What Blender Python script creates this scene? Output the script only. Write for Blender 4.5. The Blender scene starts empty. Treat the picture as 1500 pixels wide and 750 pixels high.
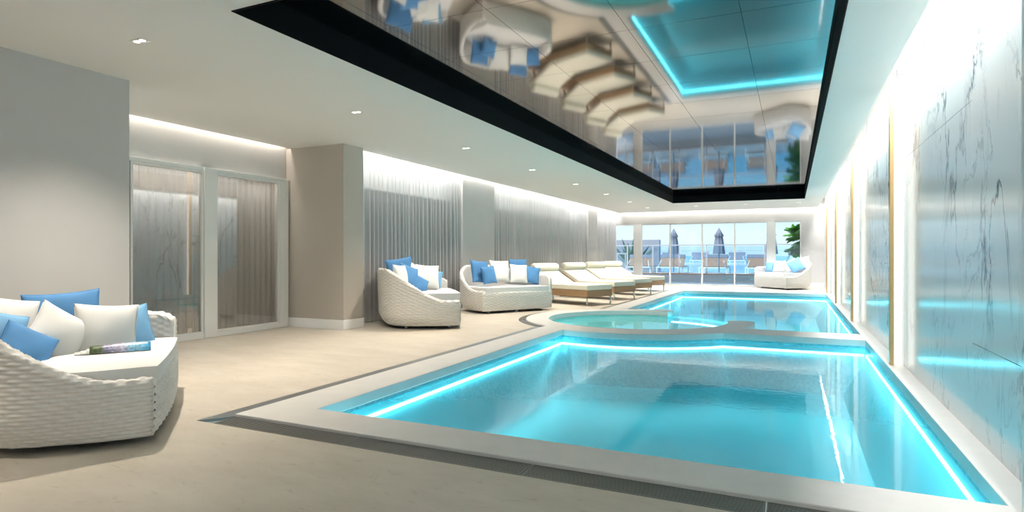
import bpy, bmesh, math, random
from math import sin, cos, pi, radians, atan2, sqrt, hypot
from mathutils import Vector, Matrix
random.seed(7)
SC = bpy.context.scene
COL = SC.collection

# ------------------------------------------------------------------ materials
def new_mat(name):
    m = bpy.data.materials.new(name); m.use_nodes = True
    nt = m.node_tree; nt.nodes.clear()
    out = nt.nodes.new('ShaderNodeOutputMaterial')
    return m, nt, out
def nd(nt, t, **kw):
    n = nt.nodes.new(t)
    for k, v in kw.items():
        if k.startswith('_'): setattr(n, k[1:], v)
        else: n.inputs[k.replace('__', ' ')].default_value = v
    return n
def lk(nt, a, ao, b, bi): nt.links.new(a.outputs[ao], b.inputs[bi])
def rgba(c): return (c[0], c[1], c[2], 1)
def ramp(nt, stops, interp='LINEAR'):
    r = nt.nodes.new('ShaderNodeValToRGB'); r.color_ramp.interpolation = interp
    e = r.color_ramp.elements
    while len(e) < len(stops): e.new(0.5)
    for i, (p, c) in enumerate(stops): e[i].position = p; e[i].color = rgba(c)
    return r
def pbr(name, col, rough=.5, metal=0, noise=0, scale=20, bump=0, bscale=60, spec=.5, trans=0):
    m, nt, out = new_mat(name)
    b = nd(nt, 'ShaderNodeBsdfPrincipled', Base__Color=rgba(col), Roughness=rough, Metallic=metal)
    b.inputs['Specular IOR Level'].default_value = spec
    lk(nt, b, 0, out, 0)
    tc = nd(nt, 'ShaderNodeTexCoord')
    if noise:
        n = nd(nt, 'ShaderNodeTexNoise', Scale=scale, Detail=5)
        lk(nt, tc, 'Object', n, 'Vector')
        r = ramp(nt, [(.3, [c*(1-noise) for c in col]), (.7, [min(1, c*(1+noise*.6)) for c in col])])
        lk(nt, n, 0, r, 0); lk(nt, r, 0, b, 'Base Color')
    if bump:
        n = nd(nt, 'ShaderNodeTexNoise', Scale=bscale, Detail=4)
        lk(nt, tc, 'Object', n, 'Vector')
        bp = nd(nt, 'ShaderNodeBump', Strength=bump, Distance=.01)
        lk(nt, n, 0, bp, 'Height'); lk(nt, bp, 0, b, 'Normal')
    return m
def emit(name, col, s):
    m, nt, out = new_mat(name)
    e = nd(nt, 'ShaderNodeEmission', Color=rgba(col), Strength=s); lk(nt, e, 0, out, 0)
    return m
def thin_glass(name, tint=(.97, .99, .99), refl=1.0, rough=0.0):
    m, nt, out = new_mat(name)
    t = nd(nt, 'ShaderNodeBsdfTransparent', Color=rgba(tint))
    g = nd(nt, 'ShaderNodeBsdfGlossy', Color=(.95, .97, 1, 1), Roughness=rough)
    lw = nd(nt, 'ShaderNodeLayerWeight', Blend=.5)
    pw = nd(nt, 'ShaderNodeMath', _operation='POWER'); pw.inputs[1].default_value = 5; lk(nt, lw, 'Facing', pw, 0)
    f = nd(nt, 'ShaderNodeMath', _operation='MULTIPLY_ADD'); f.inputs[1].default_value = .92; f.inputs[2].default_value = .05; lk(nt, pw, 0, f, 0)
    mu = nd(nt, 'ShaderNodeMath', _operation='MULTIPLY'); mu.inputs[1].default_value = refl; mu.use_clamp = True
    mx = nd(nt, 'ShaderNodeMixShader')
    lk(nt, f, 0, mu, 0); lk(nt, mu, 0, mx, 0); lk(nt, t, 0, mx, 1); lk(nt, g, 0, mx, 2); lk(nt, mx, 0, out, 0)
    return m

M = {}
M['ceil'] = pbr('ceiling_paint', (.88, .85, .80), .7)
M['wall'] = pbr('grey_wall_paint', (.50, .49, .475), .6, noise=.02, scale=3)
M['wall_taupe'] = pbr('taupe_wall_paint', (.46, .42, .37), .6)
M['white'] = pbr('white_paint', (.86, .86, .85), .45)
M['frame'] = pbr('white_frame', (.84, .84, .82), .4)
M['black'] = pbr('black_recess', (.004, .004, .005), .8, spec=.1)
M['fabric'] = pbr('white_cushion_fabric', (.82, .81, .79), .85, bump=.12, bscale=220)
M['pillow_white'] = pbr('white_pillow_fabric', (.85, .84, .81), .85, bump=.12, bscale=160)
M['pillow_blue'] = pbr('blue_pillow_fabric', (.075, .235, .48), .8, noise=.08, scale=8, bump=.12, bscale=160)
M['pillow_light'] = pbr('light_blue_pillow_fabric', (.20, .43, .68), .8, noise=.06, scale=8, bump=.12, bscale=160)
M['wicker'] = pbr('white_wicker', (.76, .735, .695), .5, noise=.06, scale=35)
M['deckboard'] = pbr('dark_underside', (.10, .09, .08), .7)
M['steel'] = pbr('brushed_steel', (.55, .55, .53), .3, 1)
M['brass'] = pbr('brass_trim', (.62, .42, .20), .35, .55)
M['cream'] = pbr('cream_mattress', (.83, .81, .70), .85, bump=.1, bscale=150)
M['tan'] = pbr('tan_sling', (.37, .21, .145), .8)
M['greysling'] = pbr('grey_sling', (.20, .21, .27), .8)
M['parasol'] = pbr('grey_parasol_cloth', (.20, .22, .28), .8)
M['rail'] = pbr('grey_railing', (.42, .44, .48), .4, .2)
M['greywall'] = pbr('terrace_wall', (.25, .26, .30), .7)
M['woodedge'] = pbr('timber_edge', (.45, .24, .14), .6, noise=.15, scale=6)
M['outpool'] = pbr('outdoor_pool_blue', (.06, .38, .60), .15)
M['leaf'] = pbr('palm_leaf', (.15, .40, .05), .5, noise=.4, scale=4)
M['leafdark'] = pbr('agave_leaf', (.05, .12, .06), .5, noise=.3, scale=4)
M['trunk'] = pbr('palm_trunk', (.20, .13, .08), .9, noise=.3, scale=12)
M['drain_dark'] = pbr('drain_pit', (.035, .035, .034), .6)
M['drain_bar'] = pbr('drain_bar', (.20, .195, .185), .4, .5)
M['drain_steel'] = pbr('drain_cover_steel', (.27, .29, .30), .3, .6)
M['coping'] = pbr('white_stone_coping', (.76, .74, .71), .38, noise=.035, scale=7)
M['glass'] = thin_glass('window_glass', (.96, .985, 1), .9)
M['doorglass'] = thin_glass('door_glass', (.80, .80, .79), 2.2)
M['railglass'] = thin_glass('railing_glass', (.82, .93, .98), .8)
M['led'] = emit('cyan_led', (.16, .80, .93), 13.0)
M['finlight'] = emit('warm_white_led', (1, .94, .83), 1.0)
M['lens'] = emit('downlight_lens', (1, .93, .80), 3.5)
M['housing'] = pbr('downlight_frame', (.72, .72, .70), .4)

def tile_mat(name, c0, c1, size=.03, rough=.25):
    m, nt, out = new_mat(name)
    b = nd(nt, 'ShaderNodeBsdfPrincipled', Roughness=rough); lk(nt, b, 0, out, 0)
    tc = nd(nt, 'ShaderNodeTexCoord')
    sn = nd(nt, 'ShaderNodeVectorMath', _operation='SNAP'); sn.inputs[1].default_value = (size,)*3
    ad = nd(nt, 'ShaderNodeVectorMath', _operation='ADD'); ad.inputs[1].default_value = (.0131, .0131, .0131)
    lk(nt, tc, 'Object', ad, 0); lk(nt, ad, 0, sn, 0)
    wn = nd(nt, 'ShaderNodeTexWhiteNoise', _noise_dimensions='3D'); lk(nt, sn, 0, wn, 'Vector')
    r = ramp(nt, [(0, c0), (1, c1)]); lk(nt, wn, 'Value', r, 0)
    # soft large variation
    n = nd(nt, 'ShaderNodeTexNoise', Scale=1.5, Detail=3); lk(nt, tc, 'Object', n, 'Vector')
    mx = nd(nt, 'ShaderNodeMixRGB', _blend_type='MULTIPLY', Fac=.25)
    lk(nt, r, 0, mx, 1); lk(nt, n, 0, mx, 2); lk(nt, mx, 0, b, 'Base Color')
    return m
M['tile'] = tile_mat('turquoise_mosaic', (.18, .48, .57), (.30, .66, .74))
M['tile_spa'] = tile_mat('teal_mosaic', (.30, .70, .68), (.40, .82, .78))

def floor_mat():
    m, nt, out = new_mat('travertine_floor')
    b = nd(nt, 'ShaderNodeBsdfPrincipled', Roughness=.42); lk(nt, b, 0, out, 0)
    tc = nd(nt, 'ShaderNodeTexCoord')
    mp = nd(nt, 'ShaderNodeMapping'); mp.inputs['Scale'].default_value = (1, 2.6, 1); mp.inputs['Rotation'].default_value = (0, 0, .6)
    lk(nt, tc, 'Object', mp, 0)
    n1 = nd(nt, 'ShaderNodeTexNoise', Scale=1.6, Detail=8, Roughness=.65); lk(nt, mp, 0, n1, 'Vector')
    r1 = ramp(nt, [(.3, (.53, .47, .39)), (.7, (.63, .575, .49))]); lk(nt, n1, 0, r1, 0)
    n2 = nd(nt, 'ShaderNodeTexNoise', Scale=9, Detail=9, Roughness=.7, Distortion=.6); lk(nt, mp, 0, n2, 'Vector')
    r2 = ramp(nt, [(.30, (.50, .48, .46)), (.42, (1, 1, 1))]); lk(nt, n2, 0, r2, 0)
    mx = nd(nt, 'ShaderNodeMixRGB', _blend_type='MULTIPLY', Fac=.55); lk(nt, r1, 0, mx, 1); lk(nt, r2, 0, mx, 2)
    lk(nt, mx, 0, b, 'Base Color')
    bp = nd(nt, 'ShaderNodeBump', Strength=.12, Distance=.004); lk(nt, n2, 0, bp, 'Height'); lk(nt, bp, 0, b, 'Normal')
    return m
M['floor'] = floor_mat()

def marble_mat():
    m, nt, out = new_mat('veined_marble')
    b = nd(nt, 'ShaderNodeBsdfPrincipled', Roughness=.13); lk(nt, b, 0, out, 0)
    b.inputs['Specular IOR Level'].default_value = .22
    tc = nd(nt, 'ShaderNodeTexCoord')
    mp = nd(nt, 'ShaderNodeMapping'); mp.inputs['Rotation'].default_value = (.45, 0, 0); mp.inputs['Scale'].default_value = (1, .75, .36)
    lk(nt, tc, 'Object', mp, 0)
    def vein(scale, dist, width, seed, mask_scale, lo, hi):
        n = nd(nt, 'ShaderNodeTexNoise', Scale=scale, Detail=7, Roughness=.58, Distortion=dist)
        off = nd(nt, 'ShaderNodeVectorMath', _operation='ADD'); off.inputs[1].default_value = (seed, seed*2, seed*.7)
        lk(nt, mp, 0, off, 0); lk(nt, off, 0, n, 'Vector')
        s = nd(nt, 'ShaderNodeMath', _operation='SUBTRACT'); s.inputs[1].default_value = .5; lk(nt, n, 0, s, 0)
        a = nd(nt, 'ShaderNodeMath', _operation='ABSOLUTE'); lk(nt, s, 0, a, 0)
        r = ramp(nt, [(0, (1, 1, 1)), (width, (0, 0, 0))]); lk(nt, a, 0, r, 0)
        k = nd(nt, 'ShaderNodeTexNoise', Scale=mask_scale, Detail=3); lk(nt, off, 0, k, 'Vector')
        kr = ramp(nt, [(lo, (0, 0, 0)), (hi, (1, 1, 1))]); lk(nt, k, 0, kr, 0)
        mu = nd(nt, 'ShaderNodeMath', _operation='MULTIPLY'); lk(nt, r, 0, mu, 0); lk(nt, kr, 0, mu, 1)
        return mu
    v1 = vein(1.15, .9, .013, 3.1, 1.3, .42, .55)
    v2 = vein(2.3, 1.2, .016, 9.7, 1.7, .44, .58)
    base = nd(nt, 'ShaderNodeTexNoise', Scale=1.0, Detail=4); lk(nt, mp, 0, base, 'Vector')
    br = ramp(nt, [(.35, (.84, .90, .92)), (.65, (.93, .95, .95))]); lk(nt, base, 0, br, 0)
    m1 = nd(nt, 'ShaderNodeMixRGB'); m1.inputs[2].default_value = (.05, .09, .15, 1); lk(nt, v1, 0, m1, 0); lk(nt, br, 0, m1, 1)
    h = nd(nt, 'ShaderNodeMath', _operation='MULTIPLY'); h.inputs[1].default_value = .45; lk(nt, v2, 0, h, 0)
    m2 = nd(nt, 'ShaderNodeMixRGB'); m2.inputs[2].default_value = (.20, .26, .34, 1); lk(nt, h, 0, m2, 0); lk(nt, m1, 0, m2, 1)
    lk(nt, m2, 0, b, 'Base Color')
    return m
M['marble'] = marble_mat()

def mirror_mat():
    m, nt, out = new_mat('dark_mirror_ceiling')
    tc = nd(nt, 'ShaderNodeTexCoord'); sp = nd(nt, 'ShaderNodeSeparateXYZ'); lk(nt, tc, 'Object', sp, 0)
    def seam(o, off, w):
        a = nd(nt, 'ShaderNodeMath', _operation='ADD'); a.inputs[1].default_value = off; lk(nt, sp, o, a, 0)
        d = nd(nt, 'ShaderNodeMath', _operation='MULTIPLY'); d.inputs[1].default_value = 1/.95; lk(nt, a, 0, d, 0)
        f = nd(nt, 'ShaderNodeMath', _operation='FRACT'); lk(nt, d, 0, f, 0)
        c = nd(nt, 'ShaderNodeMath', _operation='LESS_THAN'); c.inputs[1].default_value = w; lk(nt, f, 0, c, 0)
        return c
    s1 = seam('X', 10*.95+.39, .0035); s2 = seam('Y', -4.4+9.5, .0035)
    mxx = nd(nt, 'ShaderNodeMath', _operation='MAXIMUM'); lk(nt, s1, 0, mxx, 0); lk(nt, s2, 0, mxx, 1)
    g = nd(nt, 'ShaderNodeBsdfGlossy', Color=(.43, .425, .42, 1), Roughness=.05)
    d = nd(nt, 'ShaderNodeBsdfDiffuse', Color=(.01, .01, .01, 1))
    mx = nd(nt, 'ShaderNodeMixShader'); lk(nt, mxx, 0, mx, 0); lk(nt, g, 0, mx, 1); lk(nt, d, 0, mx, 2); lk(nt, mx, 0, out, 0)
    return m
M['mirror'] = mirror_mat()

def water_mat(name, tint, bumpk=.012, scat=.42):
    m, nt, out = new_mat(name)
    t = nd(nt, 'ShaderNodeBsdfTransparent', Color=rgba(tint))
    # light scattered by the water body: lit from below by the strips, from above by the room
    sd = nd(nt, 'ShaderNodeBsdfDiffuse', Color=(.17, .62, .70, 1)); st = nd(nt, 'ShaderNodeBsdfTranslucent', Color=(.24, .76, .84, 1))
    ms = nd(nt, 'ShaderNodeMixShader', Fac=.68); lk(nt, sd, 0, ms, 1); lk(nt, st, 0, ms, 2)
    mb = nd(nt, 'ShaderNodeMixShader', Fac=scat); lk(nt, t, 0, mb, 1); lk(nt, ms, 0, mb, 2); t = mb
    g = nd(nt, 'ShaderNodeBsdfGlossy', Color=(1, 1, 1, 1), Roughness=.02)
    tc = nd(nt, 'ShaderNodeTexCoord')
    n = nd(nt, 'ShaderNodeTexNoise', Scale=10, Detail=3, Roughness=.5); lk(nt, tc, 'Object', n, 'Vector')
    bp = nd(nt, 'ShaderNodeBump', Strength=bumpk, Distance=.05); lk(nt, n, 0, bp, 'Height'); lk(nt, bp, 0, g, 'Normal')
    f = nd(nt, 'ShaderNodeFresnel', IOR=1.33); lk(nt, bp, 0, f, 'Normal')
    mx = nd(nt, 'ShaderNodeMixShader'); k = nd(nt, 'ShaderNodeMath', _operation='MULTIPLY'); k.inputs[1].default_value = .6; lk(nt, f, 0, k, 0)
    lk(nt, k, 0, mx, 0); lk(nt, t, 0, mx, 1); lk(nt, g, 0, mx, 2); lk(nt, mx, 0, out, 0)
    return m
M['water'] = water_mat('pool_water', (.86, .99, 1.0))

def sheer_mat(name, col=(.80, .80, .80), tr=.18):
    m, nt, out = new_mat(name)
    d = nd(nt, 'ShaderNodeBsdfDiffuse', Color=rgba(col))
    tl = nd(nt, 'ShaderNodeBsdfTranslucent', Color=rgba(col))
    tp = nd(nt, 'ShaderNodeBsdfTransparent')
    m1 = nd(nt, 'ShaderNodeMixShader', Fac=.18); m2 = nd(nt, 'ShaderNodeMixShader', Fac=tr)
    lk(nt, d, 0, m1, 1); lk(nt, tl, 0, m1, 2); lk(nt, m1, 0, m2, 1); lk(nt, tp, 0, m2, 2); lk(nt, m2, 0, out, 0)
    # woven cloth closes up when seen edge on
    lw = nd(nt, 'ShaderNodeLayerWeight', Blend=.5); k = nd(nt, 'ShaderNodeMath', _operation='MULTIPLY_ADD'); k.inputs[1].default_value = -tr*2; k.inputs[2].default_value = tr*2
    lk(nt, lw, 'Facing', k, 0); lk(nt, k, 0, m2, 0)
    return m
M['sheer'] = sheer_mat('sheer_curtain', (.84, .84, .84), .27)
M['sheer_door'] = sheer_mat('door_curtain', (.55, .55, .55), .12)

def tan_wicker():
    m, nt, out = new_mat('tan_wicker')
    b = nd(nt, 'ShaderNodeBsdfPrincipled', Roughness=.6); lk(nt, b, 0, out, 0)
    tc = nd(nt, 'ShaderNodeTexCoord')
    sp = nd(nt, 'ShaderNodeSeparateXYZ'); lk(nt, tc, 'Object', sp, 0)
    a = nd(nt, 'ShaderNodeMath', _operation='ADD'); lk(nt, sp, 'X', a, 0); lk(nt, sp, 'Y', a, 1)
    cb = nd(nt, 'ShaderNodeCombineXYZ'); lk(nt, a, 0, cb, 0); lk(nt, sp, 'Z', cb, 1)
    br = nd(nt, 'ShaderNodeTexBrick', Color1=(.50, .31, .16, 1), Color2=(.42, .26, .13, 1), Mortar=(.10, .06, .03, 1), Scale=1)
    br.inputs['Brick Width'].default_value = .06; br.inputs['Row Height'].default_value = .022; br.inputs['Mortar Size'].default_value = .003
    lk(nt, cb, 0, br, 'Vector'); lk(nt, br, 0, b, 'Base Color')
    bp = nd(nt, 'ShaderNodeBump', Strength=.5, Distance=.006); lk(nt, br, 'Fac', bp, 'Height'); bp.invert = True; lk(nt, bp, 0, b, 'Normal')
    return m
M['tanwicker'] = tan_wicker()

def cover_mat():
    m, nt, out = new_mat('magazine_cover')
    b = nd(nt, 'ShaderNodeBsdfPrincipled', Roughness=.3); lk(nt, b, 0, out, 0)
    tc = nd(nt, 'ShaderNodeTexCoord'); sp = nd(nt, 'ShaderNodeSeparateXYZ'); lk(nt, tc, 'Object', sp, 0)
    n = nd(nt, 'ShaderNodeTexNoise', Scale=45, Detail=4); lk(nt, tc, 'Object', n, 'Vector')
    mr = nd(nt, 'ShaderNodeMapRange'); mr.inputs['From Min'].default_value = -.21; mr.inputs['From Max'].default_value = .21
    lk(nt, sp, 'X', mr, 0)
    k = nd(nt, 'ShaderNodeMath', _operation='MULTIPLY_ADD'); k.inputs[1].default_value = .12; lk(nt, n, 0, k, 0); lk(nt, mr, 0, k, 2)
    r = ramp(nt, [(0, (.05, .08, .03)), (.25, (.06, .09, .03)), (.36, (.22, .22, .34)), (.60, (.50, .48, .62)), (.70, (.30, .58, .78)), (.85, (.25, .56, .78)), (1, (.05, .35, .65))])
    lk(nt, k, 0, r, 0)
    r2 = ramp(nt, [(.4, (.45, .45, .45)), (.62, (1.5, 1.5, 1.5))]); lk(nt, n, 0, r2, 0)
    mx = nd(nt, 'ShaderNodeMixRGB', _blend_type='MULTIPLY', Fac=.6); lk(nt, r, 0, mx, 1); lk(nt, r2, 0, mx, 2)
    lk(nt, mx, 0, b, 'Base Color')
    return m
M['cover'] = cover_mat()
M['page'] = pbr('magazine_pages', (.75, .74, .70), .6)

# ------------------------------------------------------------------ builders
def box(bm, x0, x1, y0, y1, z0, z1, mat=None):
    vs = [bm.verts.new((x, y, z)) for z in (z0, z1) for y in (y0, y1) for x in (x0, x1)]
    if mat is not None:
        for v in vs: v.co = mat @ v.co
    for f in ((0, 2, 3, 1), (4, 5, 7, 6), (0, 1, 5, 4), (2, 6, 7, 3), (0, 4, 6, 2), (1, 3, 7, 5)):
        bm.faces.new([vs[i] for i in f])
    return vs
def tube(bm, pts, r, n=8, caps=True, closed=False):
    pts = [Vector(p) for p in pts]; rings = []; N = len(pts)
    rr = r if isinstance(r, (list, tuple)) else [r]*N
    for i, p in enumerate(pts):
        if closed: t = pts[(i+1) % N]-pts[i-1]
        else: t = pts[min(i+1, N-1)]-pts[max(i-1, 0)]
        t.normalize(); a = Vector((0, 0, 1)) if abs(t.z) < .9 else Vector((1, 0, 0))
        u = t.cross(a).normalized(); w = t.cross(u)
        rings.append([bm.verts.new(p+(u*cos(2*pi*k/n)+w*sin(2*pi*k/n))*rr[i]) for k in range(n)])
    for i in range(N if closed else N-1):
        A, B = rings[i], rings[(i+1) % N]
        for k in range(n): bm.faces.new((A[k], A[(k+1) % n], B[(k+1) % n], B[k]))
    if caps and not closed:
        bm.faces.new(rings[0][::-1]); bm.faces.new(rings[-1])
def lathe(bm, prof, n=20, c=(0, 0, 0)):
    rings = [[bm.verts.new((c[0]+r*cos(2*pi*k/n), c[1]+r*sin(2*pi*k/n), c[2]+z)) for k in range(n)] for r, z in prof]
    for A, B in zip(rings, rings[1:]):
        for k in range(n): bm.faces.new((A[k], A[(k+1) % n], B[(k+1) % n], B[k]))
    bm.faces.new(rings[0][::-1]); bm.faces.new(rings[-1])
def grid(bm, P, closed_u=False):
    V = [[bm.verts.new(p) for p in row] for row in P]
    for i in range(len(V) if closed_u else len(V)-1):
        A, B = V[i], V[(i+1) % len(V)]
        for j in range(len(A)-1): bm.faces.new((A[j], B[j], B[j+1], A[j+1]))
    return V
def fill(bm, loops, z):
    """planar face with holes at height z"""
    es = []
    for lp in loops:
        vs = [bm.verts.new((p[0], p[1], z)) for p in lp]
        es += [bm.edges.new((vs[i], vs[(i+1) % len(vs)])) for i in range(len(vs))]
    r = bmesh.ops.triangle_fill(bm, use_beauty=True, use_dissolve=False, edges=es, normal=(0, 0, 1))
    fs = [g for g in r['geom'] if isinstance(g, bmesh.types.BMFace)]
    for f in fs:
        if f.normal.z < 0: f.normal_flip()
    return fs
def slab(bm, loops, z0, z1):
    fs = fill(bm, loops, z1)
    r = bmesh.ops.extrude_face_region(bm, geom=fs)
    bmesh.ops.translate(bm, vec=(0, 0, z0-z1), verts=[v for v in r['geom'] if isinstance(v, bmesh.types.BMVert)])
    bmesh.ops.recalc_face_normals(bm, faces=bm.faces[:])
def ribbon(bm, loop, z0, z1, closed=True, flip=False):
    A = [bm.verts.new((p[0], p[1], z0)) for p in loop]; B = [bm.verts.new((p[0], p[1], z1)) for p in loop]
    n = len(loop)
    for i in range(n if closed else n-1):
        j = (i+1) % n
        f = (A[i], A[j], B[j], B[i])
        bm.faces.new(f[::-1] if flip else f)
def offset(loop, d, closed=True):
    """offset polyline to its right by d"""
    out = []; n = len(loop)
    for i in range(n):
        p = Vector(loop[i][:2])
        a = Vector(loop[i-1][:2]) if (closed or i > 0) else None
        b = Vector(loop[(i+1) % n][:2]) if (closed or i < n-1) else None
        ns = []
        if a is not None: e = (p-a).normalized(); ns.append(Vector((e.y, -e.x)))
        if b is not None: e = (b-p).normalized(); ns.append(Vector((e.y, -e.x)))
        if len(ns) == 2:
            m = ns[0]+ns[1]; k = max(.35, 1+ns[0].dot(ns[1])); m = m/k
        else: m = ns[0]
        out.append((p.x+m.x*d, p.y+m.y*d))
    return out
def obj(name, bm, mat, parent=None, smooth=False, bevel=0, segs=2, loc=None):
    me = bpy.data.meshes.new(name); bm.to_mesh(me); bm.free()
    me.materials.append(M[mat] if isinstance(mat, str) else mat)
    if smooth:
        for p in me.polygons: p.use_smooth = True
    o = bpy.data.objects.new(name, me); COL.objects.link(o)
    if parent is not None: o.parent = parent
    if loc is not None: o.location = loc
    if bevel:
        b = o.modifiers.new('bevel', 'BEVEL'); b.width = bevel; b.segments = segs; b.limit_method = 'ANGLE'
        if smooth is False:
            for p in me.polygons: p.use_smooth = True
            w = o.modifiers.new('wn', 'WEIGHTED_NORMAL'); w.keep_sharp = True
    return o
def tag(o, label, cat, group=None, kind=None):
    o['label'] = label; o['category'] = cat
    if group: o['group'] = group
    if kind: o['kind'] = kind
    return o
def thing(name, label, cat, loc=(0, 0, 0), rz=0, group=None):
    o = bpy.data.objects.new(name, None); COL.objects.link(o)
    o.location = loc; o.rotation_euler = (0, 0, rz); o.empty_display_size = .1
    return tag(o, label, cat, group)
def struct(name, bm, mat, label=None, parent=None, cat=None, **kw):
    o = obj(name, bm, mat, parent, **kw)
    if parent is None:
        o['kind'] = 'structure'
        if label: o['label'] = label
        if cat: o['category'] = cat
    return o
def copy_tree(o, parent=None):
    c = o.copy(); COL.objects.link(c)
    if parent is not None: c.parent = parent
    for ch in list(o.children): copy_tree(ch, c)
    return c
def bmn(): return bmesh.new()
def arc(cx, cy, r, a0, a1, n):
    return [(cx+r*cos(radians(a0+(a1-a0)*i/n)), cy+r*sin(radians(a0+(a1-a0)*i/n))) for i in range(n+1)]

# ------------------------------------------------------------------ pool outlines
CX, CY = -2.64, 11.12
XL, XR = -3.31, .92
near = [(XL, 3.555), (XR, 3.555), (XR, 9.64)] + arc(CX, CY, 2.24, -41.35, -107.4, 24)
hole2 = [(XL, 20.6), (XL, 13.06)]
ringo = 2.05; ringi = 1.62
a_l = 109.1
far_out = arc(CX, CY, ringo, -22.9, 8, 8)
knob = [(CX+ringo*cos(radians(11))-.01, CY+ringo*sin(radians(11))), (CX+1.93*cos(radians(12.6)), CY+1.97*sin(radians(12.8)))]
hole2 = ([(XL, 20.6), (XL, 13.06)] + arc(CX, CY, ringo, a_l-2, 80, 8) + arc(CX, CY, ringi, 80, 373, 60)
         + knob[::-1] + far_out[::-1] + [(XR, 10.32), (XR, 20.6)])
# orient hole2 : counter-clockwise check
def area(l): return sum(l[i][0]*l[(i+1) % len(l)][1]-l[(i+1) % len(l)][0]*l[i][1] for i in range(len(l)))/2
if area(near) < 0: near = near[::-1]
if area(hole2) < 0: hole2 = hole2[::-1]
CO_X0, CO_Y0, CO_Y1 = -3.76, 3.18, 21.0
WX = 1.08
ringarc = arc(CX, CY, 2.05, 123, 237, 30)
coping_out = [(CO_X0, CO_Y0), (WX, CO_Y0), (WX, CO_Y1), (CO_X0, CO_Y1)] + ringarc
drainarc = arc(CX, CY, 2.19, 126, 234, 30)
DX, DY = -3.925, 2.985
floor_hole = [(DX, DY), (WX, DY), (WX, 21.0), (CO_X0, 21.0), (CO_X0, 21.17), (DX, 21.17)] + drainarc
bm = bmn(); slab(bm, [coping_out, near, hole2], -.07, .022)
struct('pool_coping', bm, 'coping', 'white stone coping around both pools and the round spa', cat='coping', bevel=.008)

# basins
def basin(name, loop, zf, label, mat='tile', led=True):
    bm = bmn()
    band = offset(loop, -.006)      # inside the coping lip? (CCW: right = outward)
    band = offset(loop, .004)
    low = offset(loop, .05)
    ribbon(bm, band, -.07, -.178, flip=False)
    A = [bm.verts.new((p[0], p[1], -.178)) for p in band]; B = [bm.verts.new((p[0], p[1], -.178)) for p in low]
    n = len(loop)
    for i in range(n): bm.faces.new((A[i], A[(i+1) % n], B[(i+1) % n], B[i]))
    foot = [q if (abs(p[0]-XL) < .01 or abs(p[0]-XR) < .01 or p[1] < 9.7) else r_ for p, q, r_ in zip(loop, offset(loop, -.30), low)]
    C = [bm.verts.new((p[0], p[1], -.178)) for p in low]; D = [bm.verts.new((p[0], p[1], zf)) for p in foot]
    for i in range(n): bm.faces.new((D[i], D[(i+1) % n], C[(i+1) % n], C[i]))
    fill(bm, [foot], zf)
    bmesh.ops.remove_doubles(bm, verts=bm.verts[:], dist=.0005)
    return struct(name, bm, mat, label, cat='pool')
basin('pool_basin', near, -.72, 'turquoise mosaic basin of the front pool')
basin('pool_basin', hole2, -.72, 'turquoise mosaic basin of the rear pool and spa')
# spa seat and floor, low wall across the spa mouth
bm = bmn()
ledge = arc(CX, CY, ringi-.005, 0, 360, 72)[:-1]; inner = arc(CX-.05, CY-.02, 1.02, 0, 360, 60)[:-1]
slab(bm, [ledge, inner], -.715, -.38)
struct('spa_bench', bm, 'tile_spa', 'teal tiled ring bench under water in the round spa', cat='bench')
bm = bmn(); slab(bm, [inner], -.715, -.60)
struct('spa_floor', bm, 'tile_spa', 'deep teal floor in the middle of the round spa', cat='spa floor')
bm = bmn()
ribbon(bm, arc(CX, CY, ringi-.012, 80, 373, 60), -.38, -.071, closed=False, flip=True)
struct('spa_wall', bm, 'tile_spa', 'teal mosaic inner wall of the round spa', cat='spa wall')
bm = bmn()
lw = arc(CX, CY, 1.72, 14, 79, 16) + arc(CX, CY, 1.63, 79, 14, 16)
slab(bm, [lw], -.715, -.2)
struct('spa_sill', bm, 'tile', 'low underwater wall across the mouth of the spa', cat='pool wall')

# water
for lp, lab in ((near, 'clear turquoise water filling the large front pool'), (hole2, 'clear turquoise water filling the rear pool and round spa')):
    bm = bmn(); fill(bm, [offset(lp, .003)], -.095)
    tag(obj('pool_water', bm, 'water'), lab, 'water', kind='stuff')

# LED lines
def led(path, label, closed=False, z=-.179):
    bm = bmn()
    inn = offset(path, -.004, closed); out = offset(path, .045, closed)
    for a, b in ((inn, z), ):
        n = len(path)
        P = [[(inn[i][0], inn[i][1], z), (inn[i][0], inn[i][1], z-.028), (out[i][0], out[i][1], z-.028), (out[i][0], out[i][1], z)] for i in range(n)]
        V = [[bm.verts.new(p) for p in r] for r in P]
        for i in range(n-1):
            for k in range(4): bm.faces.new((V[i][k], V[i+1][k], V[i+1][(k+1) % 4], V[i][(k+1) % 4]))
        bm.faces.new(V[0][::-1]); bm.faces.new(V[-1])
    return tag(obj('led_strip', bm, 'led'), label, 'light strip', 'underwater light strips around the pools')
e = .02
led([(XL, 8.97), (XL, 3.57)], 'glowing cyan light strip along the left wall of the front pool')
led([(XR, 3.57), (XR, 9.62)], 'glowing cyan light strip along the right wall of the front pool')
led([(XR-e, 9.64)] + arc(CX, CY, 2.24, -41.35, -107.2, 24), 'glowing cyan light strip curving along the far wall of the front pool')
led([(XL+e, 3.555), (XR-e, 3.555)], 'glowing cyan light strip along the camera side of the front pool')
led([(XL, 20.58), (XL, 13.1)], 'glowing cyan light strip along the left wall of the rear pool')
led([(XR-e, 20.6), (XL+e, 20.6)], 'glowing cyan light strip on the far wall of the rear pool below the windows')
led([(XR, 10.34), (XR, 20.58)], 'glowing cyan light strip along the right wall of the rear pool')
led(arc(CX, CY, 1.75, 79, 14, 16)[::-1], 'thin cyan light strip on the underwater sill at the spa mouth', z=-.185)

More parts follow.
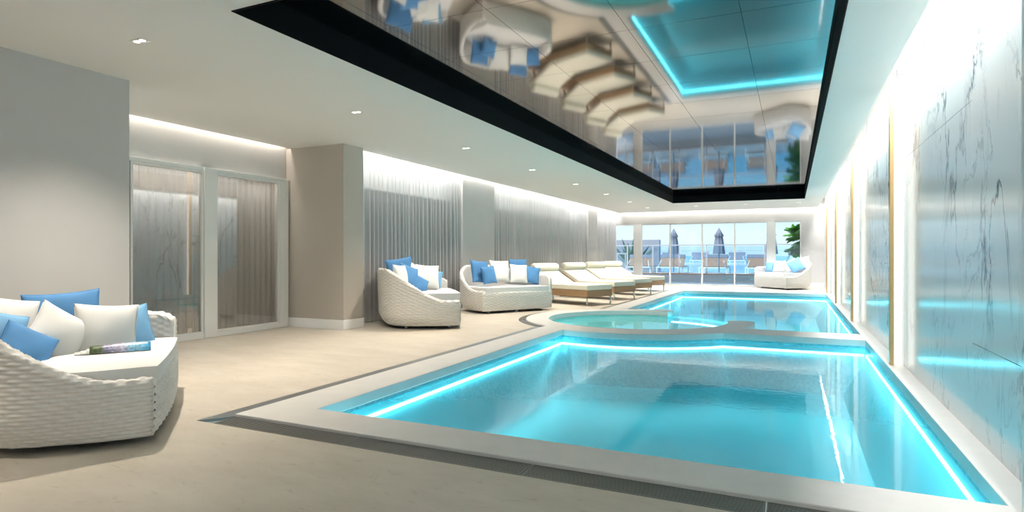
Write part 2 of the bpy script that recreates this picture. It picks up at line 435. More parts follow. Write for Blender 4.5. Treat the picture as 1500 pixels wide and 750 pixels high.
# ------------------------------------------------------------------ floor and drains
bm = bmn()
fill(bm, [[(-9.2, -3), (1.3, -3), (1.3, 25.3), (-9.2, 25.3)], floor_hole], 0)
r = bmesh.ops.extrude_face_region(bm, geom=bm.faces[:])
bmesh.ops.translate(bm, vec=(0, 0, -.15), verts=[v for v in r['geom'] if isinstance(v, bmesh.types.BMVert)])
bmesh.ops.recalc_face_normals(bm, faces=bm.faces[:])
struct('floor', bm, 'floor')
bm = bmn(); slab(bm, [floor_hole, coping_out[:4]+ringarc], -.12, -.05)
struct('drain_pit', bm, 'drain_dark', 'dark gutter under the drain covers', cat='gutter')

joints = [(-3.75, -2.597), (-2.593, -1.351), (-1.347, -.116), (-.112, 1.075)]
names = ['slotted grey drain grate in front of the pool, first from its left corner', 'slotted grey drain grate in front of the pool, second from the left corner',
         'slotted grey drain grate in front of the pool, third from the left corner', 'slotted grey drain grate at the bottom edge of the photo, last on the right']
for (x0, x1), lab in zip(joints, names):
    t = thing('drain_grate', lab, 'drain', (x0, DY, 0), 0, 'slotted drain grates along the front coping')
    L = x1-x0; W = 3.176-DY; mid = .3 if False else 0
    bm = bmn()
    box(bm, .002, L-.002, .002, .010, -.02, .001); box(bm, .002, L-.002, W-.01, W-.002, -.02, .001)
    box(bm, .002, .012, .01, W-.01, -.02, .001); box(bm, L-.012, L-.002, .01, W-.01, -.02, .001)
    obj('grate_frame', bm, 'drain_bar', t)
    bm = bmn()
    nb = 9
    for k in range(nb):
        y = .012+(W-.024)*(k+.5)/nb; box(bm, .012, L-.012, y-.005, y+.005, -.012, 0)
    for k in range(1, int(L/.1)): box(bm, k*.1-.004, k*.1+.004, .01, W-.01, -.018, -.003)
    obj('grate_bars', bm, 'drain_bar', t)
bm = bmn(); slab(bm, [[(DX+.003, DY+.003), (CO_X0-.002, CO_Y0), (CO_X0-.002, 9.385), (DX+.003, 9.325)]], -.02, .001)
tag(obj('drain_cover', bm, 'drain_steel'), 'long smooth grey steel drain cover along the left side of the front pool', 'drain')
bm = bmn(); slab(bm, [[(DX+.003, 13.0), (CO_X0-.002, 12.9), (CO_X0-.002, 21.0), (DX+.003, 21.16)]], -.02, .001)
tag(obj('drain_cover', bm, 'drain_steel'), 'long grey steel drain cover beside the loungers along the rear pool', 'drain')
bm = bmn()
for k in range(5):
    r0 = 2.056+k*.027; slab(bm, [arc(CX, CY, r0+.017, 125, 235, 40)+arc(CX, CY, r0, 235, 125, 40)], -.012, .001)
for k in range(60):
    a = radians(126+108*k/59); m4 = Matrix.Translation((CX, CY, 0)) @ Matrix.Rotation(a, 4, 'Z'); box(bm, 2.056, 2.186, -.004, .004, -.018, -.002, m4)
tag(obj('drain_grate', bm, 'drain_bar'), 'curved slotted drain grate around the left side of the spa', 'drain')

# ------------------------------------------------------------------ room shell
H = 3.0; YB = 25.3
bm = bmn()
box(bm, -7.68, -6.70, 3.94, 7.60, H, 3.35); box(bm, -6.70, -6.19, 3.94, 8.1, H, 3.35)
box(bm, -6.70, -6.19, 8.1, 25.14, H, 3.35)
box(bm, -6.19, -3.74, -3, 25.14, H, 3.35)
box(bm, -3.74, .357, -3, 3.13, H, 3.35); box(bm, -3.74, .357, 21.1, 25.14, H, 3.35)
box(bm, .357, .88, -3, 25.14, H, 3.35)
box(bm, -9.2, 1.3, -3, YB, 3.35, 3.5)
struct('ceiling', bm, 'ceil')
bm = bmn(); box(bm, -3.74, .357, 3.13, 21.1, 3.23, 3.25)
tag(obj('ceiling_mirror', bm, 'mirror'), 'dark mirrored ceiling panel above the pools reflecting the room', 'mirror', kind='structure')
bm = bmn()
f0 = .012
box(bm, -3.74, -3.74+f0, 3.13, 21.1, 2.992, 3.23); box(bm, .357-f0, .357, 3.13, 21.1, 2.992, 3.23)
box(bm, -3.74, .357, 3.13, 3.13+f0, 2.992, 3.23); box(bm, -3.74, .357, 21.1-f0, 21.1, 2.992, 3.23)
struct('trim_1', bm, 'black', 'black edge trim around the mirrored ceiling recess', cat='trim')

# left wall pieces
bm = bmn()
box(bm, -6.5, -6.19, -3, 3.94, 0, 3.35)
struct('wall_left_front', bm, 'wall')
bm = bmn()
box(bm, -8.05, -7.78, 3.6, 7.60, 2.475, 3.35)     # header above glass doors
box(bm, -8.05, -7.78, 3.6, 4.80, 0, 2.475)
struct('wall_left_doors', bm, 'wall')
bm = bmn(); box(bm, -7.90, -6.545, 7.61, 8.1, 0, 2.999)
struct('wall_left_pier', bm, 'wall_taupe')
bm = bmn()
box(bm, -6.95, -6.77, 11.86, 13.46, 0, 3.34); box(bm, -6.95, -6.77, 21.1, 22.2, 0, 3.34)
struct('wall_left_columns', bm, 'wall')
bm = bmn()
box(bm, -7.35, -7.2, 8.1, YB, 2.45, 3.35); box(bm, -7.35, -7.2, 8.1, YB, 0, .1)
struct('wall_left_rear', bm, 'white')
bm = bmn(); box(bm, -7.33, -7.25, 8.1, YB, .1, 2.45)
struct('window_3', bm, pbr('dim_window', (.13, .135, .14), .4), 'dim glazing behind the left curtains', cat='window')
bm = bmn()
box(bm, -7.79, -6.525, 7.588, 7.61, 0, .155); box(bm, -6.545, -6.525, 7.61, 8.1, 0, .155)
struct('baseboard_left', bm, 'white', bevel=.004)
bm = bmn(); box(bm, -6.77, -6.752, 11.86, 13.46, 0, .15); box(bm, -6.77, -6.752, 21.1, 22.2, 0, .15)
struct('baseboard_columns', bm, 'white', bevel=.004)

# right wall
bm = bmn(); box(bm, 1.12, 1.3, -3, YB, 0, 3.35)
def slabs(y0, y1, joints):
    zs = [0]+list(joints)+[3.35]
    for z0, z1 in zip(zs, zs[1:]): box(bm, WX, 1.12, y0+.002, y1-.002, z0+.0018, z1-.0018)
slabs(-3, 4.0, [.62]); slabs(4.0, 4.9, [.62]); slabs(4.9, 7.6, [2.23]); slabs(7.6, 9.6, [1.1]); slabs(9.6, 12.3, [2.4]); slabs(12.3, 14.2, [.9]); slabs(14.2, 16.75, [2.1])
slabs(16.75, 21.1, [1.5]); slabs(21.1, YB, [])
struct('wall_right', bm, 'marble')
bm = bmn(); box(bm, .935, WX-.001, 2.75, 3.42, .022, 2.999)
struct('wall_right_pier', bm, 'marble')
# seams on the slabs: thin dark joints
fl = ['nearest the camera', 'second from the camera', 'third from the camera', 'farthest from the camera']
fin0 = None
for (y, lab) in zip((7.56, 12.28, 16.72, 21.05), fl):
    if fin0 is None:
        t = thing('wall_fin', '', 'wall fin', (0, y, .022))
        bm = bmn(); box(bm, .985, WX-.001, 0, .06, 0, 2.97); obj('fin_panel', bm, 'white', t)
        bm = bmn(); box(bm, .945, .985, -.004, .07, 0, 2.97); o = obj('brass_trim', bm, 'brass', t, bevel=.003); o['label'] = 'brass edge strip'
        bm = bmn(); box(bm, .990, 1.046, -.018, -.001, .01, 2.96); o = obj('light_strip', bm, 'finlight', t); o['label'] = 'glowing white light strip'
        fin0 = t
    else:
        t = copy_tree(fin0); t.location = (0, y, .022)
    tag(t, 'brass edged fin with glowing white strip on marble wall, '+lab, 'wall fin', 'brass edged light fins on the marble wall')

# back wall with glazing
bm = bmn()
box(bm, -7.35, 1.3, YB, YB+.3, 2.52, 3.35); box(bm, .30, 1.3, YB, YB+.3, 0, 2.52)
box(bm, -7.35, -6.98, YB, YB+.3, 0, 2.52)
struct('wall_back', bm, 'wall')
bm = bmn(); box(bm, .31, 1.07, YB-.016, YB, 0, .16); struct('baseboard_back', bm, 'white', bevel=.004)
bm = bmn(); box(bm, -6.08, -5.80, YB-.02, YB+.2, 0, 2.519); box(bm, -.87, -.63, YB-.02, YB+.2, 0, 2.519)
struct('wall_back_posts', bm, 'white')
def glazing(name, x0, x1, divs, label):
    t = bpy.data.objects.new(name, None); COL.objects.link(t); t['kind'] = 'structure'; t['label'] = label; t['category'] = 'window'
    bm = bmn(); f = .045
    box(bm, x0, x1, YB+.02, YB+.10, 2.47, 2.519); box(bm, x0, x1, YB+.02, YB+.10, .0, .035)
    box(bm, x0, x0+f, YB+.02, YB+.10, .035, 2.47); box(bm, x1-f, x1, YB+.02, YB+.10, .035, 2.47)
    for d in divs: box(bm, d-.028, d+.028, YB+.01, YB+.10, .035, 2.47)
    obj('window_frame', bm, 'frame', t)
    xs = [x0+f]+list(divs)+[x1-f]
    for a, b in zip(xs, xs[1:]):
        bm = bmn(); box(bm, a+.02, b-.02, YB+.05, YB+.056, .03, 2.475); obj('glass_pane', bm, 'glass', t)
    return t
glazing('window_1', -6.98, -6.08, [], 'narrow window at the left end of the far wall')
glazing('door_1', -5.80, -.87, [-4.60, -3.32, -2.08], 'wide glass sliding doors in the far wall')
glazing('window_2', -.63, .30, [], 'narrow window at the right end of the far wall behind the daybed')
# front wall (behind the camera) with an unseen opening sized to let sky light in
bm = bmn(); box(bm, -6.5, 1.3, -3.3, -3, 2.1, 3.5); box(bm, -6.5, -1.2, -3.3, -3, 0, 2.1); box(bm, .9, 1.3, -3.3, -3, 0, 2.1)
struct('wall_front', bm, 'wall')

# glass doors on the left
t = bpy.data.objects.new('door_2', None); COL.objects.link(t); t['kind'] = 'structure'; t['label'] = 'white framed glass sliding doors on the left'; t['category'] = 'door'
bm = bmn(); X0, X1 = -7.80, -7.70
box(bm, X0, X1, 4.80, 7.585, 2.42, 2.475); box(bm, X0, X1, 4.80, 7.585, 0, .07)
box(bm, X0, X1, 7.36, 7.585, .07, 2.42) if False else box(bm, X0, X1, 7.395, 7.50, .07, 2.42)
box(bm, X0, X1, 7.5, 7.585, .07, 2.42)
box(bm, X0, X1+.015, 5.98, 6.19, 0, 2.475)
box(bm, X0, X1, 4.80, 4.86, .07, 2.42)
obj('door_frame', bm, 'frame', t, bevel=.004)
for y0, y1 in ((4.93, 5.98), (6.19, 7.395)):
    bm = bmn(); q = .03
    box(bm, X0+.02, X1-.02, y0, y1, .07, .10); box(bm, X0+.02, X1-.02, y0, y1, 2.39, 2.42)
    box(bm, X0+.02, X1-.02, y0, y0+q, .10, 2.39); box(bm, X0+.02, X1-.02, y1-q, y1, .10, 2.39)
    s = obj('door_sash', bm, 'frame', t)
    bm = bmn(); box(bm, X0+.045, X0+.052, y0+q, y1-q, .10, 2.39); obj('glass_pane', bm, 'doorglass', s)
bm = bmn(); box(bm, X0+.03, X0+.05, 4.865, 4.925, .07, 2.42); obj('door_gasket', bm, 'black', t)
# room behind the doors
bm = bmn(); box(bm, -9.2, -9.0, 3.3, 9, 0, 3.35); box(bm, -9.0, -8.05, 7.9, 8.1, 0, 3.35); box(bm, -9, -8.05, 3.3, 3.5, 0, 3.35)
struct('wall_left_outer', bm, 'wall_taupe')

# ------------------------------------------------------------------ curtains
def curtain(name, x, y0, y1, z0, z1, label, mat, amp=.05, wl=.12, seed=1, group=None, even=False):
    rnd = random.Random(seed); bm = bmn(); P = []; y = y0; ph = 0
    step = .012; n = int((y1-y0)/step); cur = wl; a = amp
    for i in range(n+1):
        y = y0+(y1-y0)*i/n
        if i % 10 == 0: tgt = wl*rnd.choice((.55, .7, .9, 1.3, 1.8)); ta = amp*rnd.uniform(.35, 1.25)
        if even: tgt = wl*rnd.choice((.8, 1, 1.25)); ta = amp*rnd.uniform(.8, 1.1)
        cur += (tgt-cur)*.12; a += (ta-a)*.12
        ph += 2*pi*step/cur
        xx = x+a*sin(ph)
        P.append([(xx, y, z0), (x+(xx-x)*.9, y+.004, z0+(z1-z0)*.35), (x+(xx-x)*.75, y, z0+(z1-z0)*.7), (x+(xx-x)*.55, y, z1)])
    grid(bm, P)
    o = obj(name, bm, mat, smooth=True); s = o.modifiers.new('thickness', 'SOLIDIFY'); s.thickness = .002
    o.modifiers.remove(s)
    return tag(o, label, 'curtain', group)
cg = 'white sheer curtains along the left wall'
curtain('curtain', -6.85, 8.11, 11.85, .02, 3.2, 'sheer white curtain between the taupe pier and the first grey column', 'sheer', seed=3, group=cg)
curtain('curtain', -6.85, 13.47, 17.2, .02, 3.2, 'sheer white curtain just beyond the first grey column, behind the daybed', 'sheer', seed=5, group=cg)
curtain('curtain', -6.85, 17.24, 21.09, .02, 3.2, 'sheer white curtain behind the sun loungers, before the far grey column', 'sheer', seed=8, group=cg)
curtain('curtain', -6.85, 22.22, 25.2, .02, 3.2, 'sheer white curtain in the far left corner beside the windows', 'sheer', seed=11, group=cg)
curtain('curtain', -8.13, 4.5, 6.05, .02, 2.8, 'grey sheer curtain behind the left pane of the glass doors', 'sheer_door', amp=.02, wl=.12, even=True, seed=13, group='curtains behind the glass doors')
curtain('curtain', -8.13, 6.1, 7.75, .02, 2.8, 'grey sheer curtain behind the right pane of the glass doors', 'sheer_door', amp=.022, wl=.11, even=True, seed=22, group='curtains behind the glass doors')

# ------------------------------------------------------------------ downlights
dl0 = None
dlab = ['nearest the camera at the upper left', 'second from the camera, in front of the taupe pier', 'third from the camera, above the side-on daybed',
        'fourth from the camera', 'fifth from the camera, above the loungers', 'sixth from the camera', 'seventh from the camera', 'farthest, closest to the windows']
for y, lab in zip((3.25, 6.02, 8.82, 11.65, 14.45, 17.2, 20.0, 22.75), dlab):
    if dl0 is None:
        t = thing('downlight', '', 'ceiling light', (-4.97, y, H))
        bm = bmn()
        box(bm, -.075, .075, -.045, -.041, -.004, -.0005); box(bm, -.075, .075, .041, .045, -.004, -.0005)
        box(bm, -.075, -.071, -.041, .041, -.004, -.0005); box(bm, .071, .075, -.041, .041, -.004, -.0005)
        obj('light_frame', bm, 'housing', t)
        for s in (-.034, .034):
            bm = bmn(); lathe(bm, [(.024, -.0005), (.024, -.003), (.015, -.006)], 16, (s, 0, 0)); obj('lamp', bm, 'lens', t, smooth=True)
        dl0 = t
    else:
        t = copy_tree(dl0); t.location = (-4.97, y, H)
    if False: pass
    tag(t, 'recessed twin ceiling spotlight '+lab, 'ceiling light', 'recessed twin spotlights in the ceiling')

for x, lab in ((-3.2, 'left of three near the windows'), (-1.5, 'middle of three near the windows'), (.2, 'right of three near the windows')):  # fixtures and spots added to brighten the far end and right daybed
    t = copy_tree(dl0); t.location = (x, 22.7, H); tag(t, 'added twin fill spotlight behind the mirror, '+lab, 'ceiling light', 'added fill spotlights by the windows')
    l = bpy.data.lights.new('spot_lamp', 'SPOT'); l.energy = 190; l.color = (.96, .98, 1); l.spot_size = radians(125); l.spot_blend = .35; l.shadow_soft_size = .06
    o = bpy.data.objects.new('spot_lamp', l); COL.objects.link(o); o.location = (x, 22.7, 2.985)
# ------------------------------------------------------------------ wicker daybed
def smooth(a, b, x):
    t = max(0, min(1, (x-a)/(b-a))); return t*t*(3-2*t)
def daybed_outline(N):
    raw = []
    for i in range(20):
        t = i/20; raw.append((-.85-.07*sin(t*pi/2), .42*t))
    for i in range(121):
        a = pi-pi*i/120; c, s = cos(a), sin(a); e = 2/2.7
        raw.append((.92*math.copysign(abs(c)**e, c), .42+.80*abs(s)**e))
    for i in range(20):
        t = 1-(i+1)/20; raw.append((.85+.07*sin(t*pi/2), .42*t))
    L = [0]
    for p, q in zip(raw, raw[1:]): L.append(L[-1]+hypot(q[0]-p[0], q[1]-p[1]))
    out = []; k = 0
    for i in range(N):
        s = L[-1]*i/(N-1)
        while k < len(L)-2 and L[k+1] < s: k += 1
        f = (s-L[k])/max(1e-9, L[k+1]-L[k]); f = min(1, f)
        out.append((raw[k][0]+(raw[k+1][0]-raw[k][0])*f, raw[k][1]+(raw[k+1][1]-raw[k][1])*f))
    nr = []
    for i in range(N):
        a = out[max(0, i-2)]; b = out[min(N-1, i+2)]; dx, dy = b[0]-a[0], b[1]-a[1]; l = hypot(dx, dy)
        nr.append((-dy/l, dx/l))
    return out, nr, L[-1]
def rim_height(s):
    up = .44+.49*smooth(.05, .36, s)
    dn = .93-.19*smooth(.48, .86, s)
    h = min(up, dn)
    if s > .955: h -= .06*((s-.955)/.045)**2
    return h
def weave(u, v, A=.018):
    row = v/.0265; k = math.floor(row); fr = row-k
    rr = max(0, sin(pi*fr))**.85
    c = .5+.5*cos(pi*u/.062+pi*k)
    return A*(rr*(.22+.78*c)-.35)
def daybed_meshes(mir):
    sx = -1 if mir else 1
    def fin(bm):
        if mir:
            for v in bm.verts: v.co.x *= -1
        bmesh.ops.recalc_face_normals(bm, faces=bm.faces[:])
        return bm
    N = 380; out, nr, LEN = daybed_outline(N)
    bm = bmn(); P = []
    NT = 230; T = .085
    for i in range(N):
        s = i/(N-1); h = rim_height(s); u = s*LEN
        fade = min(1, sin(pi*s)*2.2)
        def off(z): return -.15*max(0, 1-z/.26)**2*fade-.02*(1-fade)*max(0, 1-z/.3) + .035*(z/.9)*fade
        row = []
        zt = h-T/2
        def put(o, z, no, nz, w):
            row.append((out[i][0]+nr[i][0]*(o+no*w), out[i][1]+nr[i][1]*(o+no*w), z+nz*w))
        for j in range(NT):
            z = .05+(zt-.05)*j/(NT-1); put(off(z), z, 1, 0, weave(u, z))
        oc = off(zt)-T/2
        for j in range(1, 14):
            a = pi*j/14; put(oc+T/2*cos(a), zt+T/2*sin(a), cos(a), sin(a), weave(u, zt+T/2*a))
        for j in range(26):
            z = zt-(zt-.36)*j/25; put(oc-T/2, z, -1, 0, weave(u, z, .004))
        P.append(row)
    V = grid(bm, P)
    bm.faces.new(V[0]); bm.faces.new(V[-1][::-1])
    shell = fin(bm)
    # front panel
    bm = bmn(); P = []; n = 150
    for i in range(n):
        x = -.853+1.706*i/(n-1); y0 = -.045*(1-(x/.845)**2)
        row = []
        for j in range(75):
            z = .05+.345*j/74; row.append((x, y0-weave(x+.845, z)+.025*max(0, 1-z/.2)**2, z))
        for j in range(1, 9):
            a = pi*j/9; row.append((x, y0+.03-.03*cos(a), .395+.03*sin(a)))
        row.append((x, y0+.06, .36))
        P.append(row)
    grid(bm, P); front = fin(bm)
    # seat deck and underside
    ins = [(out[i][0]-nr[i][0]*.07, out[i][1]-nr[i][1]*.07) for i in range(0, N, 6)]+[(out[-1][0]-nr[-1][0]*.07, out[-1][1])]
    bm = bmn(); slab(bm, [[(p[0], max(p[1], .03)) for p in ins]], .375, .40)
    slab(bm, [[(p[0]*.93, .05+p[1]*.9) for p in ins]], .05, .07)
    deck = fin(bm)
    # mattress
    ins = [(out[i][0]-nr[i][0]*.105, out[i][1]-nr[i][1]*.105) for i in range(0, N, 6)]
    ins = [(p[0], p[1]) for p in ins if p[1] > .07]
    fr = [(.76-1.52*k/12, -.03*(1-((.76-1.52*k/12)/.845)**2)-.005) for k in range(13)]
    bm = bmn(); slab(bm, [ins+fr], .428, .55); seat = fin(bm)
    feet = []
    for x, y in ((-.62, .14), (.62, .14), (0, .08), (-.58, .82), (.58, .82), (0, 1.0)):
        bm = bmn(); lathe(bm, [(.028, 0), (.03, .01), (.03, .052)], 14, (x*sx, y, 0)); feet.append(bm)
    return shell, front, deck, seat, feet
def make_daybed(mir, label):
    t = thing('wicker_daybed', label, 'daybed', group='white wicker daybeds')
    shell, front, deck, seat, feet = daybed_meshes(mir)
    obj('wicker_shell', shell, 'wicker', t, smooth=True)
    obj('front_panel', front, 'wicker', t, smooth=True)
    obj('seat_deck', deck, 'deckboard', t)
    o = obj('seat_cushion', seat, 'fabric', t, bevel=.03, segs=4); o['label'] = 'white seat cushion'
    for f in feet: obj('foot', f, 'white', t, smooth=True)
    return t
db_L = make_daybed(False, 'large white wicker daybed at the left edge with a magazine on its seat')
db_L.location = (-4.335, 3.05, 0); db_L.rotation_euler.z = radians(139.9); db_L.scale = (1.0, .95, .95)
db_B = copy_tree(db_L)
for c_ in db_L.children:
    if c_.name.startswith('seat_cushion'): c_.scale.z = .92
for c_ in db_B.children: c_.scale.z = 1; db_B['label'] = 'white wicker daybed turned side-on in front of the first curtain'
db_B.location = (-5.47, 9.25, 0); db_B.rotation_euler.z = radians(128); db_B.scale = (1.05,)*3
db_M = copy_tree(db_L); db_M['label'] = 'white wicker daybed facing the spa in front of the grey column'
db_M.location = (-5.26, 11.60, 0); db_M.rotation_euler.z = radians(59.5); db_M.scale = (1.05,)*3
db_R = make_daybed(True, 'white wicker daybed at the far right corner in front of the windows')
db_R.location = (-.745, 23.50, 0); db_R.rotation_euler.z = radians(-51.9); db_R.scale = (1.05,)*3

# ------------------------------------------------------------------ pillows
pillow_cache = {}
def pillow_meshes(size, thick, seed):
    rnd = random.Random(seed); n = 22
    k1, k2 = rnd.uniform(0, 6), rnd.uniform(0, 6)
    def P(a, b, side):
        x = size/2*a*(1-.075*(1-b*b)*a*a); z = size/2*b*(1-.075*(1-a*a)*b*b)
        f = max(0, (1-a*a)*(1-b*b))**.42
        y = side*thick/2*f*(1+.07*sin(4*a+k1)*sin(3.3*b+k2))
        return (x, y, z)
    bm = bmn()
    for side in (-1, 1):
        rows = [[P(sin(pi/2*(-1+2*i/n)), sin(pi/2*(-1+2*j/n)), side) for j in range(n+1)] for i in range(n+1)]
        grid(bm, rows)
    bmesh.ops.remove_doubles(bm, verts=bm.verts[:], dist=1e-5)
    bmesh.ops.recalc_face_normals(bm, faces=bm.faces[:])
    me = bpy.data.meshes.new('pillow'); bm.to_mesh(me); bm.free()
    bm = bmn(); pts = []
    for k in range(4*16):
        q, f = divmod(k, 16); f = -1+2*f/16
        a, b = ((f, -1), (1, f), (-f, 1), (-1, -f))[q]
        pts.append(P(a, b, 1))
    tube(bm, pts, .0055, 6, closed=True)
    me2 = bpy.data.meshes.new('piping'); bm.to_mesh(me2); bm.free()
    for m_ in (me, me2):
        for p in m_.polygons: p.use_smooth = True
    return me, me2
def pillow(bed, label, colour, pos, yaw=0, tilt=15, roll=0, size=.46, thick=.17, group=None, seed=1):
    me, me2 = pillow_meshes(size, thick, seed)
    mat = M[{'w': 'pillow_white', 'b': 'pillow_blue', 'l': 'pillow_light'}[colour]]
    me.materials.append(mat); me2.materials.append(mat)
    o = bpy.data.objects.new('cushion', me); COL.objects.link(o)
    p = bpy.data.objects.new('piping', me2); COL.objects.link(p); p.parent = o
    bpy.context.view_layer.update()
    sc = bed.scale[1]
    if bed is db_L: pos = (pos[0]*bed.scale[0]/sc, pos[1], pos[2]-.045)
    mw = Matrix.Translation(bed.location) @ Matrix.Rotation(bed.rotation_euler.z, 4, 'Z')
    o.matrix_world = (mw @ Matrix.Translation(Vector(pos)*sc) @ Matrix.Rotation(radians(yaw), 4, 'Z')
                      @ Matrix.Rotation(radians(-tilt), 4, 'X') @ Matrix.Rotation(radians(roll), 4, 'Y'))
    return tag(o, label, 'cushion', group)
# front left daybed: local -x = low arm near the camera, +y = back.  yaw -90 faces the camera (local -x)
g = 'cushions on the front left daybed'
pillow(db_L, 'big blue cushion with piping leaning at the back of the front left daybed', 'b', (.52, .80, .745), -80, 12, -4, .50, .18, g, 1)
pillow(db_L, 'square white cushion standing upright behind the magazine', 'w', (.26, .46, .69), -75, 14, 4, .42, .17, g, 2)
pillow(db_L, 'light blue cushion against the far arm of the front left daybed', 'l', (.62, .37, .65), -82, 12, -12, .37, .14, g, 3)
pillow(db_L, 'white cushion tipped on its corner between two blue ones on the front left daybed', 'w', (.08, .74, .70), -45, 16, 36, .38, .15, g, 4)
pillow(db_L, 'darker blue cushion behind the low wicker arm of the front left daybed', 'b', (-.18, .87, .625), -45, 24, 34, .33, .16, g, 5)
pillow(db_L, 'white cushion at the left edge of the photo leaning on the daybed back', 'w', (.12, 1.08, .79), -55, 14, 12, .39, .13, g, 6)
pillow(db_L, 'light blue cushion cut off by the left edge of the photo', 'l', (-.16, 1.06, .72), -45, 12, 18, .38, .14, g, 7)
g = 'cushions on the daybed facing the spa'
pillow(db_M, 'large blue cushion at the left end of the daybed facing the spa', 'b', (-.46, .74, .80), 12, 16, 6, .50, .17, g, 11)
pillow(db_M, 'smaller blue cushion in front of the large blue one, left end of that daybed', 'b', (-.36, .56, .735), 8, 14, -4, .38, .15, g, 12)
pillow(db_M, 'large white cushion in the middle of the daybed facing the spa', 'w', (.05, .76, .80), 0, 16, 2, .50, .16, g, 13)
pillow(db_M, 'white cushion in front, right of the middle of the daybed facing the spa', 'w', (.38, .54, .75), -8, 14, 4, .42, .16, g, 14)
pillow(db_M, 'blue cushion behind the white ones, top edge showing, on the daybed facing the spa', 'b', (.60, .86, .84), -6, 10, 0, .46, .15, g, 15)
pillow(db_M, 'blue cushion at the right arm of the daybed facing the spa', 'b', (.72, .56, .72), -20, 16, 12, .40, .16, g, 16)
g = 'cushions on the side-on daybed'
pillow(db_B, 'white cushion at the very back of the side-on daybed', 'w', (-.46, .90, .82), -35, 14, 4, .36, .14, g, 21)
pillow(db_B, 'blue cushion leaning behind the sloped rim of the side-on daybed', 'b', (-.22, .76, .80), -50, 22, 20, .40, .15, g, 22)
pillow(db_B, 'big blue cushion rising highest on the side-on daybed', 'b', (.36, .86, .85), -68, 12, -8, .52, .17, g, 23)
pillow(db_B, 'white cushion tipped between blue cushions on the side-on daybed', 'w', (.02, .60, .77), -52, 16, 30, .40, .15, g, 24)
pillow(db_B, 'small blue cushion half hidden behind the sloped rim of the side-on daybed', 'b', (-.10, .56, .655), -55, 20, 30, .29, .13, g, 25)
pillow(db_B, 'square white cushion standing at the front of the side-on daybed', 'w', (.22, .42, .765), -72, 12, 4, .45, .16, g, 26)
pillow(db_B, 'blue cushion edge showing behind the front white one on the side-on daybed', 'l', (.55, .32, .70), -78, 12, 12, .40, .14, g, 27)
g = 'cushions on the far right daybed'
pillow(db_R, 'light blue cushion at the left arm of the far right daybed', 'l', (-.64, .50, .72), 25, 14, 0, .38, .15, g, 31)
pillow(db_R, 'wide white cushion left of the middle of the far right daybed', 'w', (-.25, .56, .76), 22, 16, 0, .44, .16, g, 32)
pillow(db_R, 'blue cushion at the back of the far right daybed, one corner showing', 'l', (-.02, .90, .86), 20, 12, 30, .44, .14, g, 33)
pillow(db_R, 'white cushion tipped on its corner in the middle of the far right daybed', 'w', (.26, .66, .78), 45, 16, -30, .44, .15, g, 34)
pillow(db_R, 'white cushion leaning on the high back of the far right daybed', 'w', (.42, .96, .86), 40, 16, -12, .48, .15, g, 35)
pillow(db_R, 'light blue cushion sloping along the right rim of the far right daybed', 'l', (.52, .62, .80), 62, 20, -28, .48, .16, g, 36)

# magazine on the front left daybed
mw = Matrix.Translation(db_L.location) @ Matrix.Rotation(db_L.rotation_euler.z, 4, 'Z')
t = thing('magazine', 'colourful magazine lying curled on the seat of the front left daybed', 'magazine')
bm = bmn()
def mag_sheet(bm, w, lift, x0, x1, zoff, th):
    P = []
    for i in range(17):
        x = x0+(x1-x0)*i/16; row = []
        for j in range(11):
            f = j/10; row.append((x, -w/2+w*f, zoff+lift*sin(pi*min(1, f*1.15))**.8*(.7+.3*sin(3*x+1))))
        P.append(row)
    V = grid(bm, P)
mag_sheet(bm, .14, .062, -.19, .19, .003, 0)
o = obj('cover', bm, 'cover', t, smooth=True); s = o.modifiers.new('thick', 'SOLIDIFY'); s.thickness = .002
for k in range(3):
    bm = bmn(); mag_sheet(bm, .125-.01*k, .040-.012*k, -.21-.035*k, .185, .003, 0)
    o = obj('page', bm, 'page', t, smooth=True); s = o.modifiers.new('thick', 'SOLIDIFY'); s.thickness = .001
t.matrix_world = mw @ Matrix.Translation(Vector((.02, .32, .509))*.95) @ Matrix.Rotation(radians(-82), 4, 'Z')

